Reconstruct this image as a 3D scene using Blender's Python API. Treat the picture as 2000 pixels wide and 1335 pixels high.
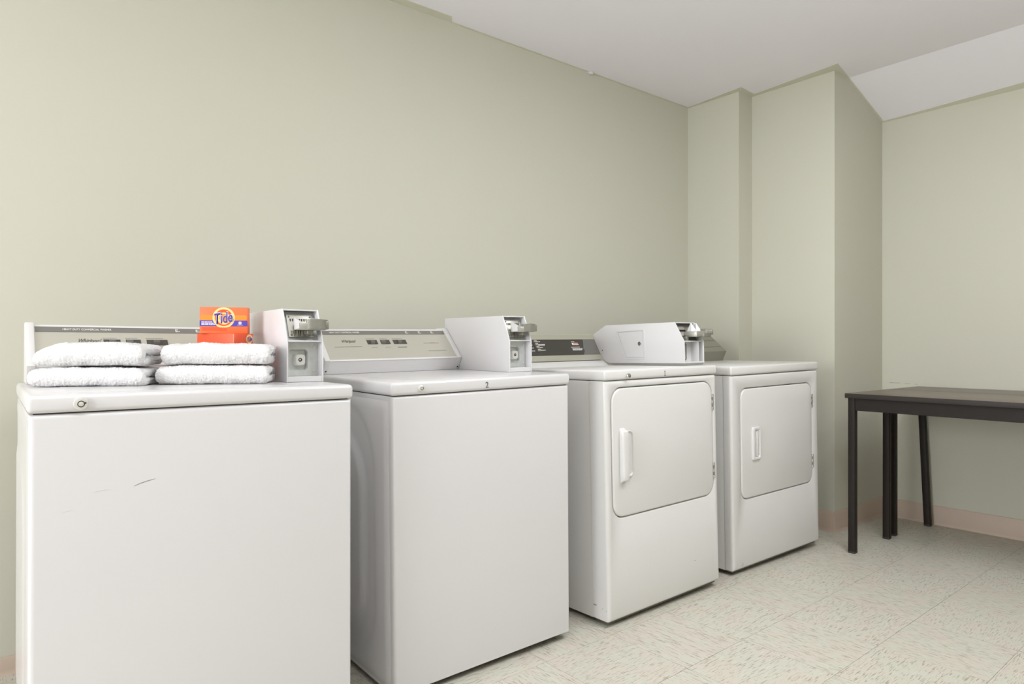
import bpy, bmesh, math, random
from mathutils import Vector, Matrix, noise

for o in list(bpy.data.objects):
    bpy.data.objects.remove(o, do_unlink=True)
scene = bpy.context.scene
C = scene.collection
random.seed(4)

# ------------------------------------------------------------------ camera
YAW = 0.6769
cam_d = bpy.data.cameras.new('camera')
cam = bpy.data.objects.new('camera', cam_d)
C.objects.link(cam)
cam.location = (0, 0, 1.03)
cam.rotation_euler = (math.pi / 2, 0, -YAW)
cam_d.sensor_width = 36
cam_d.lens = 36 * 1304.2 / 2000
cam_d.shift_y = 6.18 / 2000
cam_d.clip_start = 0.02
scene.camera = cam

# ------------------------------------------------------------------ world, light, exposure
world = bpy.data.worlds.new('world')
scene.world = world
world.use_nodes = True
world.node_tree.nodes['Background'].inputs[0].default_value = (1, 1, 1, 1)
world.node_tree.nodes['Background'].inputs[1].default_value = 0.0
scene.view_settings.view_transform = 'Standard'
scene.view_settings.look = 'None'
scene.view_settings.gamma = 1
scene.view_settings.exposure = 0.0

def area_light(name, loc, rot, sx, sy, power, color):
    d = bpy.data.lights.new(name, 'AREA')
    d.shape = 'RECTANGLE'; d.size = sx; d.size_y = sy
    d.energy = power; d.color = color
    o = bpy.data.objects.new(name, d); C.objects.link(o)
    o.location = loc; o.rotation_euler = rot
    return o
LCOL = (0.955, 0.97, 1.0)
FILL_WIN = (-2.95, 0.90, 1.45)            # daylight added from an unseen, invented window on the left wall
FILL_GLOBE = (2.00, 0.15, 2.08)        # added glowing globe out of view, brightens ceiling and right side
FILL_PANELS = ((0.20, 0.55, 2.49), (2.20, 0.60, 2.49))      # added unseen fill panels above the camera and to its right
area_light('fill_daylight', FILL_WIN, (0, -math.pi / 2, 0), 1.5, 1.5, 102, LCOL)
for p_, w_ in zip(FILL_PANELS, (9, 20)):
    area_light('fill_panel_light', p_, (0, 0, 0), 1.14, 0.54, w_, LCOL)

# ------------------------------------------------------------------ materials
def srgb(r, g, b):
    f = lambda c: c / 12.92 if c <= 0.04045 else ((c + 0.055) / 1.055) ** 2.4
    return (f(r / 255), f(g / 255), f(b / 255), 1)

def new_mat(name):
    m = bpy.data.materials.new(name); m.use_nodes = True
    nt = m.node_tree
    return m, nt, nt.nodes['Principled BSDF']

def mat(name, col, rough=0.5, metal=0.0, var=0.04, vscale=6.0, bump=0.0, bscale=200.0, coat=0.0, spec=0.5, stretch=None):
    m, nt, b = new_mat(name)
    N, L = nt.nodes, nt.links
    tc = N.new('ShaderNodeTexCoord')
    vec = tc.outputs['Object']
    if stretch:
        mp = N.new('ShaderNodeMapping'); mp.inputs['Scale'].default_value = stretch
        L.new(vec, mp.inputs['Vector']); vec = mp.outputs['Vector']
    nz = N.new('ShaderNodeTexNoise'); nz.inputs['Scale'].default_value = vscale
    nz.inputs['Detail'].default_value = 4
    L.new(vec, nz.inputs['Vector'])
    mx = N.new('ShaderNodeMix'); mx.data_type = 'RGBA'
    lo = tuple(max(0, c * (1 - var)) for c in col[:3]) + (1,)
    hi = tuple(min(1, c * (1 + var)) for c in col[:3]) + (1,)
    mx.inputs[6].default_value = lo; mx.inputs[7].default_value = hi
    L.new(nz.outputs['Fac'], mx.inputs[0])
    L.new(mx.outputs[2], b.inputs['Base Color'])
    b.inputs['Roughness'].default_value = rough
    b.inputs['Metallic'].default_value = metal
    b.inputs['Specular IOR Level'].default_value = spec
    b.inputs['Coat Weight'].default_value = coat
    b.inputs['Coat Roughness'].default_value = 0.08
    if bump:
        n2 = N.new('ShaderNodeTexNoise'); n2.inputs['Scale'].default_value = bscale
        n2.inputs['Detail'].default_value = 3
        L.new(vec, n2.inputs['Vector'])
        bp = N.new('ShaderNodeBump'); bp.inputs['Strength'].default_value = bump
        bp.inputs['Distance'].default_value = 0.002
        L.new(n2.outputs['Fac'], bp.inputs['Height'])
        L.new(bp.outputs['Normal'], b.inputs['Normal'])
    return m

def wall_mat():
    m, nt, b = new_mat('wall_paint')
    N, L = nt.nodes, nt.links
    tc = N.new('ShaderNodeTexCoord')
    n1 = N.new('ShaderNodeTexNoise'); n1.inputs['Scale'].default_value = 1.1; n1.inputs['Detail'].default_value = 5
    L.new(tc.outputs['Object'], n1.inputs['Vector'])
    mx = N.new('ShaderNodeMix'); mx.data_type = 'RGBA'
    mx.inputs[6].default_value = (0.590, 0.580, 0.488, 1)
    mx.inputs[7].default_value = (0.615, 0.605, 0.511, 1)
    L.new(n1.outputs['Fac'], mx.inputs[0])
    # small scuffs with a shape of their own
    mp = N.new('ShaderNodeMapping'); mp.inputs['Scale'].default_value = (5, 5, 9)
    L.new(tc.outputs['Object'], mp.inputs['Vector'])
    n2 = N.new('ShaderNodeTexNoise'); n2.inputs['Scale'].default_value = 3.0; n2.inputs['Detail'].default_value = 8
    n2.inputs['Roughness'].default_value = 0.75
    L.new(mp.outputs['Vector'], n2.inputs['Vector'])
    rp = N.new('ShaderNodeValToRGB')
    rp.color_ramp.elements[0].position = 0.70; rp.color_ramp.elements[0].color = (0, 0, 0, 1)
    rp.color_ramp.elements[1].position = 0.80; rp.color_ramp.elements[1].color = (0.35, 0.35, 0.35, 1)
    L.new(n2.outputs['Fac'], rp.inputs['Fac'])
    m2 = N.new('ShaderNodeMix'); m2.data_type = 'RGBA'
    m2.inputs[7].default_value = (0.45, 0.42, 0.33, 1)
    L.new(rp.outputs['Color'], m2.inputs[0]); L.new(mx.outputs[2], m2.inputs[6])
    L.new(m2.outputs[2], b.inputs['Base Color'])
    b.inputs['Roughness'].default_value = 0.6
    b.inputs['Specular IOR Level'].default_value = 0.25
    n3 = N.new('ShaderNodeTexNoise'); n3.inputs['Scale'].default_value = 90
    L.new(tc.outputs['Object'], n3.inputs['Vector'])
    bp = N.new('ShaderNodeBump'); bp.inputs['Strength'].default_value = 0.08; bp.inputs['Distance'].default_value = 0.002
    L.new(n3.outputs['Fac'], bp.inputs['Height']); L.new(bp.outputs['Normal'], b.inputs['Normal'])
    return m

def tile_mat():
    m, nt, b = new_mat('vinyl_tile')
    N, L = nt.nodes, nt.links
    tc = N.new('ShaderNodeTexCoord'); oi = N.new('ShaderNodeObjectInfo')
    w = N.new('ShaderNodeMath'); w.operation = 'MULTIPLY'; w.inputs[1].default_value = 40
    L.new(oi.outputs['Random'], w.inputs[0])
    def stretched(scale, detail, rough=0.5):
        mp = N.new('ShaderNodeMapping'); mp.inputs['Scale'].default_value = scale
        L.new(tc.outputs['Object'], mp.inputs['Vector'])
        n = N.new('ShaderNodeTexNoise'); n.noise_dimensions = '4D'
        n.inputs['Scale'].default_value = 1; n.inputs['Detail'].default_value = detail
        n.inputs['Roughness'].default_value = rough
        L.new(mp.outputs['Vector'], n.inputs['Vector']); L.new(w.outputs[0], n.inputs['W'])
        return n
    big = stretched((9, 12, 1), 2)
    fle = stretched((28, 270, 1), 3, 0.62)
    lgt = stretched((14, 110, 1), 3, .6)
    base = N.new('ShaderNodeMix'); base.data_type = 'RGBA'
    base.inputs[6].default_value = (0.595, 0.555, 0.478, 1)
    base.inputs[7].default_value = (0.575, 0.572, 0.485, 1)
    r0 = N.new('ShaderNodeValToRGB')
    r0.color_ramp.elements[0].position = 0.42; r0.color_ramp.elements[1].position = 0.58
    L.new(big.outputs['Fac'], r0.inputs['Fac']); L.new(r0.outputs['Color'], base.inputs[0])
    r1 = N.new('ShaderNodeValToRGB')
    r1.color_ramp.elements[0].position = 0.54; r1.color_ramp.elements[0].color = (0, 0, 0, 1)
    r1.color_ramp.elements[1].position = 0.64; r1.color_ramp.elements[1].color = (0.80, 0.80, 0.80, 1)
    L.new(fle.outputs['Fac'], r1.inputs['Fac'])
    dk = N.new('ShaderNodeMix'); dk.data_type = 'RGBA'
    dk.inputs[7].default_value = (0.27, 0.20, 0.145, 1)
    L.new(r1.outputs['Color'], dk.inputs[0]); L.new(base.outputs[2], dk.inputs[6])
    r2 = N.new('ShaderNodeValToRGB')
    r2.color_ramp.elements[0].position = 0.58; r2.color_ramp.elements[0].color = (0, 0, 0, 1)
    r2.color_ramp.elements[1].position = 0.70; r2.color_ramp.elements[1].color = (0.6, 0.6, 0.6, 1)
    L.new(lgt.outputs['Fac'], r2.inputs['Fac'])
    lt = N.new('ShaderNodeMix'); lt.data_type = 'RGBA'
    lt.inputs[7].default_value = (0.67, 0.65, 0.56, 1)
    L.new(r2.outputs['Color'], lt.inputs[0]); L.new(dk.outputs[2], lt.inputs[6])
    L.new(lt.outputs[2], b.inputs['Base Color'])
    b.inputs['Roughness'].default_value = 0.42
    b.inputs['Specular IOR Level'].default_value = 0.4
    return m

M = {}
M['wall'] = wall_mat()
M['ceiling'] = mat('ceiling_paint', (0.925, 0.905, 0.955, 1), 0.8, var=0.015, vscale=2, bump=0.1, bscale=120, spec=0.2)
M['cut_in'] = mat('ceiling_cut_in_paint', (0.68, 0.665, 0.55, 1), 0.7, var=0.03, vscale=4)
M['baseboard'] = mat('vinyl_baseboard', (0.57, 0.455, 0.37, 1), 0.42, var=0.06, vscale=5)
M['tile'] = tile_mat()
M['subfloor'] = mat('tile_joint', (0.30, 0.27, 0.21, 1), 0.9)
M['enamel'] = mat('white_enamel', (0.685, 0.675, 0.68, 1), 0.22, var=0.012, vscale=3, spec=0.5)
M['enamel_old'] = mat('aged_white_enamel', (0.700, 0.692, 0.675, 1), 0.26, var=0.02, vscale=4, spec=0.5)
M['plastic_white'] = mat('white_plastic', (0.72, 0.71, 0.70, 1), 0.32, var=0.015)
M['galv'] = mat('galvanised_steel', (0.62, 0.64, 0.63, 1), 0.42, 0.6, var=0.15, vscale=60)
M['zinc'] = mat('cast_zinc', (0.44, 0.43, 0.385, 1), 0.42, 0.6, var=0.08, vscale=40)
M['zinc_dark'] = mat('worn_zinc', (0.27, 0.265, 0.225, 1), 0.45, 0.55, var=0.15, vscale=80)
M['brushed'] = mat('brushed_aluminium', (0.60, 0.585, 0.505, 1), 0.36, 0.45, var=0.06, vscale=30, stretch=(0.6, 30, 30))
M['brushed_lower'] = mat('aluminium_skirt', (0.80, 0.79, 0.78, 1), 0.38, 0.25, var=0.06, vscale=30, stretch=(0.6, 30, 30))
M['brushed_dark'] = mat('dull_console_metal', (0.36, 0.36, 0.295, 1), 0.38, 0.7, var=0.08, vscale=30, stretch=(0.6, 30, 30))
M['trim_metal'] = mat('olive_grey_trim', (0.44, 0.43, 0.345, 1), 0.4, 0.4, var=0.06, vscale=30, stretch=(0.6, 30, 30))
M['stripe'] = mat('grey_console_stripe', (0.19, 0.185, 0.165, 1), 0.5, var=0.03)
M['panel_black'] = mat('black_console_panel', (0.050, 0.046, 0.038, 1), 0.30, var=0.05)
M['panel_grey'] = mat('grey_console_print', (0.15, 0.145, 0.13, 1), 0.35, var=0.03)
M['switch'] = mat('dark_switch', (0.075, 0.07, 0.06, 1), 0.45, var=0.05)
M['print_dark'] = mat('dark_print', (0.09, 0.085, 0.075, 1), 0.6, var=0.05)
M['print_mid'] = mat('grey_print', (0.24, 0.23, 0.20, 1), 0.6, var=0.05)
M['print_white'] = mat('white_print', (0.83, 0.82, 0.78, 1), 0.6, var=0.02)
M['print_red'] = mat('red_print', (0.60, 0.19, 0.11, 1), 0.6, var=0.03)
M['chrome'] = mat('chrome', (0.72, 0.72, 0.70, 1), 0.16, 1.0, var=0.03)
M['lock_metal'] = mat('bright_lock_metal', (0.74, 0.73, 0.69, 1), 0.28, 0.35, var=0.04, vscale=60)
M['dark'] = mat('dark_recess', (0.035, 0.032, 0.028, 1), 0.7, var=0.1)
M['scratch'] = mat('scratch_mark', (0.32, 0.30, 0.28, 1), 0.7, var=0.2, vscale=80)
M['scratch_faint'] = mat('faint_scratch', (0.62, 0.60, 0.585, 1), 0.7, var=0.1, vscale=80)
M['rubber'] = mat('dark_rubber_foot', (0.05, 0.048, 0.042, 1), 0.8, var=0.1)
M['base_dark'] = mat('dark_shade_block', (0.15, 0.135, 0.11, 1), 0.8, var=0.1)  # dark colour stands in for the shadow line below the machines
M['towel'] = mat('white_terry', (0.82, 0.812, 0.805, 1), 0.95, var=0.015, vscale=40, bump=1.0, bscale=520, spec=0.1)
M['towel'].node_tree.nodes['Principled BSDF'].inputs['Sheen Weight'].default_value = 0.25
M['orange'] = mat('orange_carton', (0.92, 0.185, 0.06, 1), 0.45, var=0.05, vscale=20)
M['orange_deep'] = mat('deep_orange_carton', (0.88, 0.10, 0.025, 1), 0.45, var=0.06, vscale=20)
M['orange_light'] = mat('amber_print', (0.93, 0.30, 0.035, 1), 0.5, var=0.05, vscale=30)
M['yellow'] = mat('yellow_print', (0.95, 0.72, 0.30, 1), 0.5, var=0.04, vscale=20)
M['blue'] = mat('blue_violet_print', (0.085, 0.065, 0.42, 1), 0.5, var=0.05)
M['carton_edge'] = mat('carton_edge', (0.90, 0.35, 0.2, 1), 0.6)
M['black_metal'] = mat('black_metal', (0.019, 0.0145, 0.012, 1), 0.5, 0.0, var=0.15, vscale=30, spec=0.22)
M['table_top'] = mat('dark_brown_laminate', (0.135, 0.105, 0.082, 1), 0.33, var=0.12, vscale=14, stretch=(6, 0.6, 1))
M['table_edge'] = mat('charcoal_edge', (0.034, 0.029, 0.026, 1), 0.5, var=0.1, spec=0.3)
def emit_mat(name, strength):
    m, nt, b = new_mat(name)
    b.inputs['Base Color'].default_value = (0.9, 0.9, 0.9, 1)
    b.inputs['Emission Color'].default_value = LCOL + (1,)
    b.inputs['Emission Strength'].default_value = strength
    return m
M['globe_glow'] = emit_mat('fill_globe_opal', 27.0)  # glow of the added globe
M['panel_glow'] = emit_mat('fill_panel_diffuser', 3.0)  # glow of the added fill panels
M['lamp_body'] = mat('white_lamp_housing', (0.8, 0.8, 0.8, 1), 0.5)

# ------------------------------------------------------------------ mesh helpers
def finish(bm, name, m, parent=None, smooth=True, ang=38):
    bmesh.ops.recalc_face_normals(bm, faces=bm.faces[:])
    me = bpy.data.meshes.new(name)
    bm.to_mesh(me); bm.free()
    if smooth:
        me.shade_smooth()
        me.set_sharp_from_angle(angle=math.radians(ang))
    me.materials.append(M[m] if isinstance(m, str) else m)
    o = bpy.data.objects.new(name, me)
    C.objects.link(o)
    if parent is not None:
        o.parent = parent
    return o

def merge(dst, src):
    vm = {v: dst.verts.new(v.co) for v in src.verts}
    for f in src.faces:
        try: dst.faces.new([vm[v] for v in f.verts])
        except ValueError: pass
    src.free()

def box(bm, x0, x1, y0, y1, z0, z1, bev=0.0, seg=2, only=None):
    t = bmesh.new()
    vs = [t.verts.new((x, y, z)) for z in (z0, z1) for y in (y0, y1) for x in (x0, x1)]
    for f in ((0, 1, 3, 2), (4, 6, 7, 5), (0, 4, 5, 1), (2, 3, 7, 6), (0, 2, 6, 4), (1, 5, 7, 3)):
        t.faces.new([vs[i] for i in f])
    if bev:
        es = [e for e in t.edges if only is None or only(e)]
        bmesh.ops.bevel(t, geom=es, offset=bev, segments=seg, affect='EDGES', profile=0.5)
    merge(bm, t)

def place(p, axis, a):
    if axis == 'x': return (a, p[0], p[1])
    if axis == 'y': return (p[0], a, p[1])
    return (p[0], p[1], a)

def prism(bm, pts, axis, a0, a1, bev=0.0, seg=2):
    t = bmesh.new()
    A = [t.verts.new(place(p, axis, a0)) for p in pts]
    B = [t.verts.new(place(p, axis, a1)) for p in pts]
    t.faces.new(A); t.faces.new(B[::-1])
    n = len(pts)
    for i in range(n):
        t.faces.new([A[i], B[i], B[(i + 1) % n], A[(i + 1) % n]])
    if bev:
        es = [e for e in t.edges if len(e.link_faces) == 2 and any(len(f.verts) == n and n > 4 or f in (t.faces[:2]) for f in e.link_faces)]
        bmesh.ops.bevel(t, geom=es, offset=bev, segments=seg, affect='EDGES', profile=0.5)
    merge(bm, t)

def rrect(x0, x1, z0, z1, r, n=6):
    pts = []
    for cx, cz, a in ((x1 - r, z1 - r, 0), (x0 + r, z1 - r, 90), (x0 + r, z0 + r, 180), (x1 - r, z0 + r, 270)):
        for i in range(n + 1):
            t = math.radians(a + 90 * i / n)
            pts.append((cx + r * math.cos(t), cz + r * math.sin(t)))
    return pts

def circ(cx, cz, r, n=24):
    return [(cx + r * math.cos(2 * math.pi * i / n), cz + r * math.sin(2 * math.pi * i / n)) for i in range(n)]

def loft(bm, loops, cap0=True, cap1=True):
    L = [[bm.verts.new(p) for p in lp] for lp in loops]
    n = len(L[0])
    for a, b in zip(L, L[1:]):
        for i in range(n):
            bm.faces.new([a[i], a[(i + 1) % n], b[(i + 1) % n], b[i]])
    if cap0: bm.faces.new(L[0][::-1])
    if cap1: bm.faces.new(L[-1])

def knob(bm, cx, cz, y0, y1, r, n=24, bev=0.002):
    """cylinder along y from y0 (back) to y1 (front, smaller y) with a rounded rim"""
    loft(bm, [[(p[0], y0, p[1]) for p in circ(cx, cz, r, n)],
              [(p[0], y1 + bev, p[1]) for p in circ(cx, cz, r, n)],
              [(p[0], y1 + bev * .3, p[1]) for p in circ(cx, cz, r - bev * .3, n)],
              [(p[0], y1, p[1]) for p in circ(cx, cz, r - bev, n)]])

def ring(bm, cx, cz, y0, y1, ro, ri, n=24):
    loft(bm, [[(p[0], y0, p[1]) for p in circ(cx, cz, ri, n)],
              [(p[0], y1, p[1]) for p in circ(cx, cz, ri, n)],
              [(p[0], y1, p[1]) for p in circ(cx, cz, ro, n)],
              [(p[0], y0, p[1]) for p in circ(cx, cz, ro, n)]], False, False)

def part(name, m, parent, fn, *a, **k):
    bm = bmesh.new(); fn(bm, *a, **k)
    return finish(bm, name, m, parent)

def thing(name, label, cat, loc=(0, 0, 0), rot=(0, 0, 0), group=None):
    o = bpy.data.objects.new(name, None); C.objects.link(o)
    o.location = loc; o.rotation_euler = rot
    o.empty_display_size = 0.05
    tag(o, label, cat, group)
    return o

def tag(o, label, cat, group=None):
    o['label'] = label; o['category'] = cat
    if group: o['group'] = group

def structure(o, label=None):
    o['kind'] = 'structure'
    if label: o['label'] = label
    return o

def text(name, body, m, parent, loc, rot, width=None, height=None, shear=0.0, ext=0.0003, offset=0.0, aspect=None):
    cu = bpy.data.curves.new('lettering', 'FONT')
    cu.body = body; cu.size = 1; cu.shear = shear; cu.extrude = 0.0; cu.offset = offset
    cu.resolution_u = 3
    cu.align_x = 'CENTER'
    t = bpy.data.objects.new('tmp_text', cu); C.objects.link(t)
    dg = bpy.context.evaluated_depsgraph_get()
    me = bpy.data.meshes.new_from_object(t.evaluated_get(dg))
    bpy.data.objects.remove(t, do_unlink=True)
    xs = [v.co.x for v in me.vertices]; ys = [v.co.y for v in me.vertices]
    cx, cy = (min(xs) + max(xs)) / 2, (min(ys) + max(ys)) / 2
    w, h = max(xs) - min(xs), max(ys) - min(ys)
    sx = width / w if width else height / h
    sy = height / h if height else sx
    bm = bmesh.new(); bm.from_mesh(me); bpy.data.meshes.remove(me)
    for v in bm.verts:
        v.co = ((v.co.x - cx) * sx, (v.co.y - cy) * sy, 0)
    r = bmesh.ops.extrude_face_region(bm, geom=bm.faces[:])
    for g in r['geom']:
        if isinstance(g, bmesh.types.BMVert): g.co.z += ext
    o = finish(bm, name, m, parent, smooth=False)
    o.location = loc; o.rotation_euler = rot
    return o

def print_lines(bm, x, y, w, h, rows, frac=None, gap=0.55):
    """tiny illegible print: rows of short dashes (words) in the local xy plane, z up"""
    rng = random.Random(int(x * 9000) + rows)
    for r in range(rows):
        yy = y - r * h * (1 + gap)
        cx = x; end = x + w * (frac[r] if frac else rng.uniform(.8, 1))
        while cx < end - h * 0.3:
            ln = min(rng.uniform(1.2, 3.6) * h, end - cx)
            box(bm, cx, cx + ln, yy - h / 2, yy + h / 2, 0, 0.0002)
            cx += ln + h * 0.5

# ------------------------------------------------------------------ the room
YB, X1, Y2, X2, Y3, X3 = 2.6222, 3.5496, 2.2572, 3.6915, 1.7555, 4.3002
ZC, ZR, XCR = 2.5433, 2.3831, 3.855
XL, YF = -3.0, -2.3

def wall(name, *a):
    bm = bmesh.new(); box(bm, *a)
    return structure(finish(bm, name, 'wall'))
wall('wall_back', XL, X1, YB, YB + 0.12, -0.05, ZC + 0.05)
wall('wall_recess', X1, X2, Y2, YB + 0.12, -0.05, ZC + 0.05)
wall('wall_corner', X2, X3 + 0.12, Y3, YB + 0.12, -0.05, ZC + 0.05)
wr = wall('wall_right', X3, X3 + 0.12, YF, Y3, -0.05, ZC + 0.05)
part('scuff_mark', 'scratch', wr, lambda bm: (box(bm, X3 - .0003, X3 + .001, 1.655, 1.715, .803, .806), box(bm, X3 - .0003, X3 + .001, 1.60, 1.63, .802, .804), box(bm, X3 - .0003, X3 + .001, 1.56, 1.575, .800, .802)))
wall('wall_left', XL - 0.12, XL, YF, YB + 0.12, -0.05, ZC + 0.05)
wall('wall_front', XL - 0.12, X3 + 0.12, YF - 0.12, YF, -0.05, ZC + 0.05)

bm = bmesh.new()
prism(bm, [(XL, ZC), (XCR, ZC), (X3, ZR), (X3, ZC + 0.1), (XL, ZC + 0.1)], 'y', YF, YB)
structure(finish(bm, 'ceiling', 'ceiling', smooth=False))

# strips of wall paint cut in over the edge of the ceiling
def ceil_z(x): return ZC if x <= XCR else ZC + (ZR - ZC) * (x - XCR) / (X3 - XCR)
def cut_in(name, quad):
    bm = bmesh.new()
    lo = [bm.verts.new((x, y, ceil_z(x) - 0.0016)) for x, y in quad]
    hi = [bm.verts.new((x, y, ceil_z(x) + 0.002)) for x, y in quad]
    bm.faces.new(lo); bm.faces.new(hi[::-1])
    for i in range(4): bm.faces.new([lo[i], hi[i], hi[(i + 1) % 4], lo[(i + 1) % 4]])
    structure(finish(bm, name, 'cut_in', smooth=False))
cut_in('trim_1', [(XL, YB), (XL, YB - 0.06), (1.71, YB - 0.052), (1.745, YB)])
cut_in('trim_2', [(1.745, YB), (1.742, YB - 0.011), (X1 - .02, YB - 0.012), (X1, YB)])
cut_in('trim_3', [(X1, YB), (X1 - .02, YB - .012), (X1 - 0.052, Y2 - 0.046), (X1, Y2)])
cut_in('trim_4', [(X1, Y2), (X1 - 0.052, Y2 - 0.046), (X2 - 0.036, Y2 - 0.034), (X2, Y2)])
cut_in('trim_5', [(X2, Y2), (X2 - 0.036, Y2 - .034), (X2 - 0.083, Y3 - 0.055), (X2, Y3)])
cut_in('trim_6', [(X2, Y3), (X2 - 0.083, Y3 - 0.055), (XCR, Y3 - 0.006), (XCR, Y3)])
cut_in('trim_7', [(XCR, Y3), (XCR, Y3 - 0.006), (X3 - 0.012, Y3 - 0.012), (X3, Y3)])
cut_in('trim_8', [(X3, Y3), (X3 - 0.012, Y3 - .012), (X3 - 0.05, 0.95), (X3, 0.95)])
cut_in('trim_9', [(X3, 0.95), (X3 - 0.05, 0.95), (X3 - 0.05, YF), (X3, YF)])

# small cable clip at the ceiling edge
b = part('cable_clip', 'plastic_white', None, lambda bm: (box(bm, 2.648, 2.668, YB - 0.022, YB - 0.001, ZC - 0.014, ZC - 0.0005, 0.002), box(bm, 2.634, 2.649, YB - 0.012, YB - 0.001, ZC - 0.010, ZC - 0.003, 0.001)))
tag(b, 'tiny white cable clip at the top edge of the back wall', 'clip')

# baseboards: coved vinyl strips
def baseboard(name, p0, p1, nrm, h):
    """vinyl cove strip from p0 to p1 (floor points on the wall face), nrm points into the room"""
    d = Vector((p1[0] - p0[0], p1[1] - p0[1], 0)); n = Vector((nrm[0], nrm[1], 0))
    prof = [(0.0005, 0), (0.011, 0), (0.0075, 0.006), (0.0062, 0.016), (0.0058, h - 0.004), (0.0035, h), (0.0005, h)]
    bm = bmesh.new()
    lp = []
    for s in (0, 1):
        base = Vector((p0[0], p0[1], 0)) + d * s
        lp.append([tuple(base + n * a + Vector((0, 0, z))) for a, z in prof])
    loft(bm, lp)
    structure(finish(bm, name, 'baseboard'))
baseboard('baseboard_back', (XL, YB), (X1, YB), (0, -1), 0.056)
baseboard('baseboard_recess_side', (X1, YB), (X1, Y2), (-1, 0), 0.11)
baseboard('baseboard_recess', (X1, Y2), (X2, Y2), (0, -1), 0.11)
baseboard('baseboard_column', (X2, Y2), (X2, Y3 - 0.006), (-1, 0), 0.11)
baseboard('baseboard_corner', (X2 - 0.006, Y3), (X3, Y3), (0, -1), 0.11)
baseboard('baseboard_right', (X3, Y3), (X3, YF), (-1, 0), 0.11)

# floor: slab with single vinyl tiles, grain turned in alternate tiles
bm = bmesh.new(); box(bm, XL - .1, X3 + .1, YF - .1, YB + .1, -0.05, -0.0031)
floor = structure(finish(bm, 'floor', 'subfloor'))
TS = 0.32
bm = bmesh.new(); box(bm, -TS / 2 + .0005, TS / 2 - .0005, -TS / 2 + .0005, TS / 2 - .0005, -0.0032, 0)
t0 = finish(bm, 'tile', 'tile', floor, smooth=False)
rot = math.radians(0.9)
ca, sa = math.cos(rot), math.sin(rot)
first = True
for i in range(-11, 9):
    for j in range(-9, 6):
        lx, ly = 0.16 + i * TS, 0.16 + j * TS          # corner grid through (2.41, 1.32)
        x = 2.41 + lx * ca - ly * sa; y = 1.32 + lx * sa + ly * ca
        if x < -0.75 or x > X3 + 0.14 or y < -1.1 or y > YB + 0.10: continue
        if x > X2 + .17 and y > Y3 + .17: continue
        o = t0 if first else t0.copy()
        if not first: C.objects.link(o)
        first = False
        o.parent = floor
        o.location = (x, y, random.uniform(-0.00025, 0.0))
        # the tile left of and before the reference corner has its grain along y
        o.rotation_euler = (0, 0, rot + ((math.pi / 2) if (i + j) % 2 == 0 else 0) + math.pi * random.randint(0, 1))
# vinyl sheet beyond the single tiles
bm = bmesh.new()
box(bm, XL, -0.95, YF, YB, -0.0032, -0.0004); box(bm, -0.95, X3, YF, -1.3, -0.0032, -0.0004)
rest = finish(bm, 'far_tiles', 'tile', floor, smooth=False); rest['kind'] = 'stuff'

# ------------------------------------------------------------------ machines
def vert_front(e):
    a, b_ = e.verts
    return abs(a.co.z - b_.co.z) > 0.1

def feet(root, w, d, q):
    """levelling feet reaching from the base to the floor"""
    R_ = Matrix.Rotation(q[5], 3, 'Z') @ Matrix.Rotation(q[4], 3, 'Y') @ Matrix.Rotation(q[3], 3, 'X')
    for fx in (0.06, w - 0.06):
        for fy in (0.07, d - 0.06):
            wz = q[2] + (R_ @ Vector((fx, fy, 0))).z
            bm = bmesh.new()
            z0 = -wz + 0.0006
            if z0 > -0.004: z0 = -0.004
            loft(bm, [[(p[0], p[1], z0) for p in circ(fx, fy, 0.020, 14)], [(p[0], p[1], z0 + .004) for p in circ(fx, fy, 0.018, 14)],
                      [(p[0], p[1], min(z0 + .006, 0)) for p in circ(fx, fy, 0.008, 14)], [(p[0], p[1], 0.03) for p in circ(fx, fy, 0.008, 14)]])
            finish(bm, 'foot', 'rubber', root)

def lock_barrel(root, x, z, r, y=-0.002, proud=0.006):
    def f(bm): knob(bm, x, z, 0.004, y - proud, r, 28, 0.003)
    lk = part('lock', 'lock_metal', root, f)
    lk['label'] = 'round chrome tubular lock'
    part('keyway', 'dark', lk, lambda bm: ring(bm, x, z, y - proud + .001, y - proud - .0004, r * .50, r * .38))
    part('lock_core', 'lock_metal', lk, lambda bm: knob(bm, x, z, y - proud + .002, y - proud - .0006, r * .36, 20, .001))
    part('keyway_notch', 'dark', lk, lambda bm: box(bm, x + r * .42, x + r * .68, y - proud - .0005, y - proud + .001, z + r * .02, z + r * .25))
    return lk

def top_lid(root, w, d, hl, lt, m, r=0.0095, plate=True):
    def f(bm): box(bm, -0.003, w + 0.003, -0.004, d, hl, hl + lt, r, 4)
    lid = part('top_lid', m, root, f)
    return lid

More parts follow.
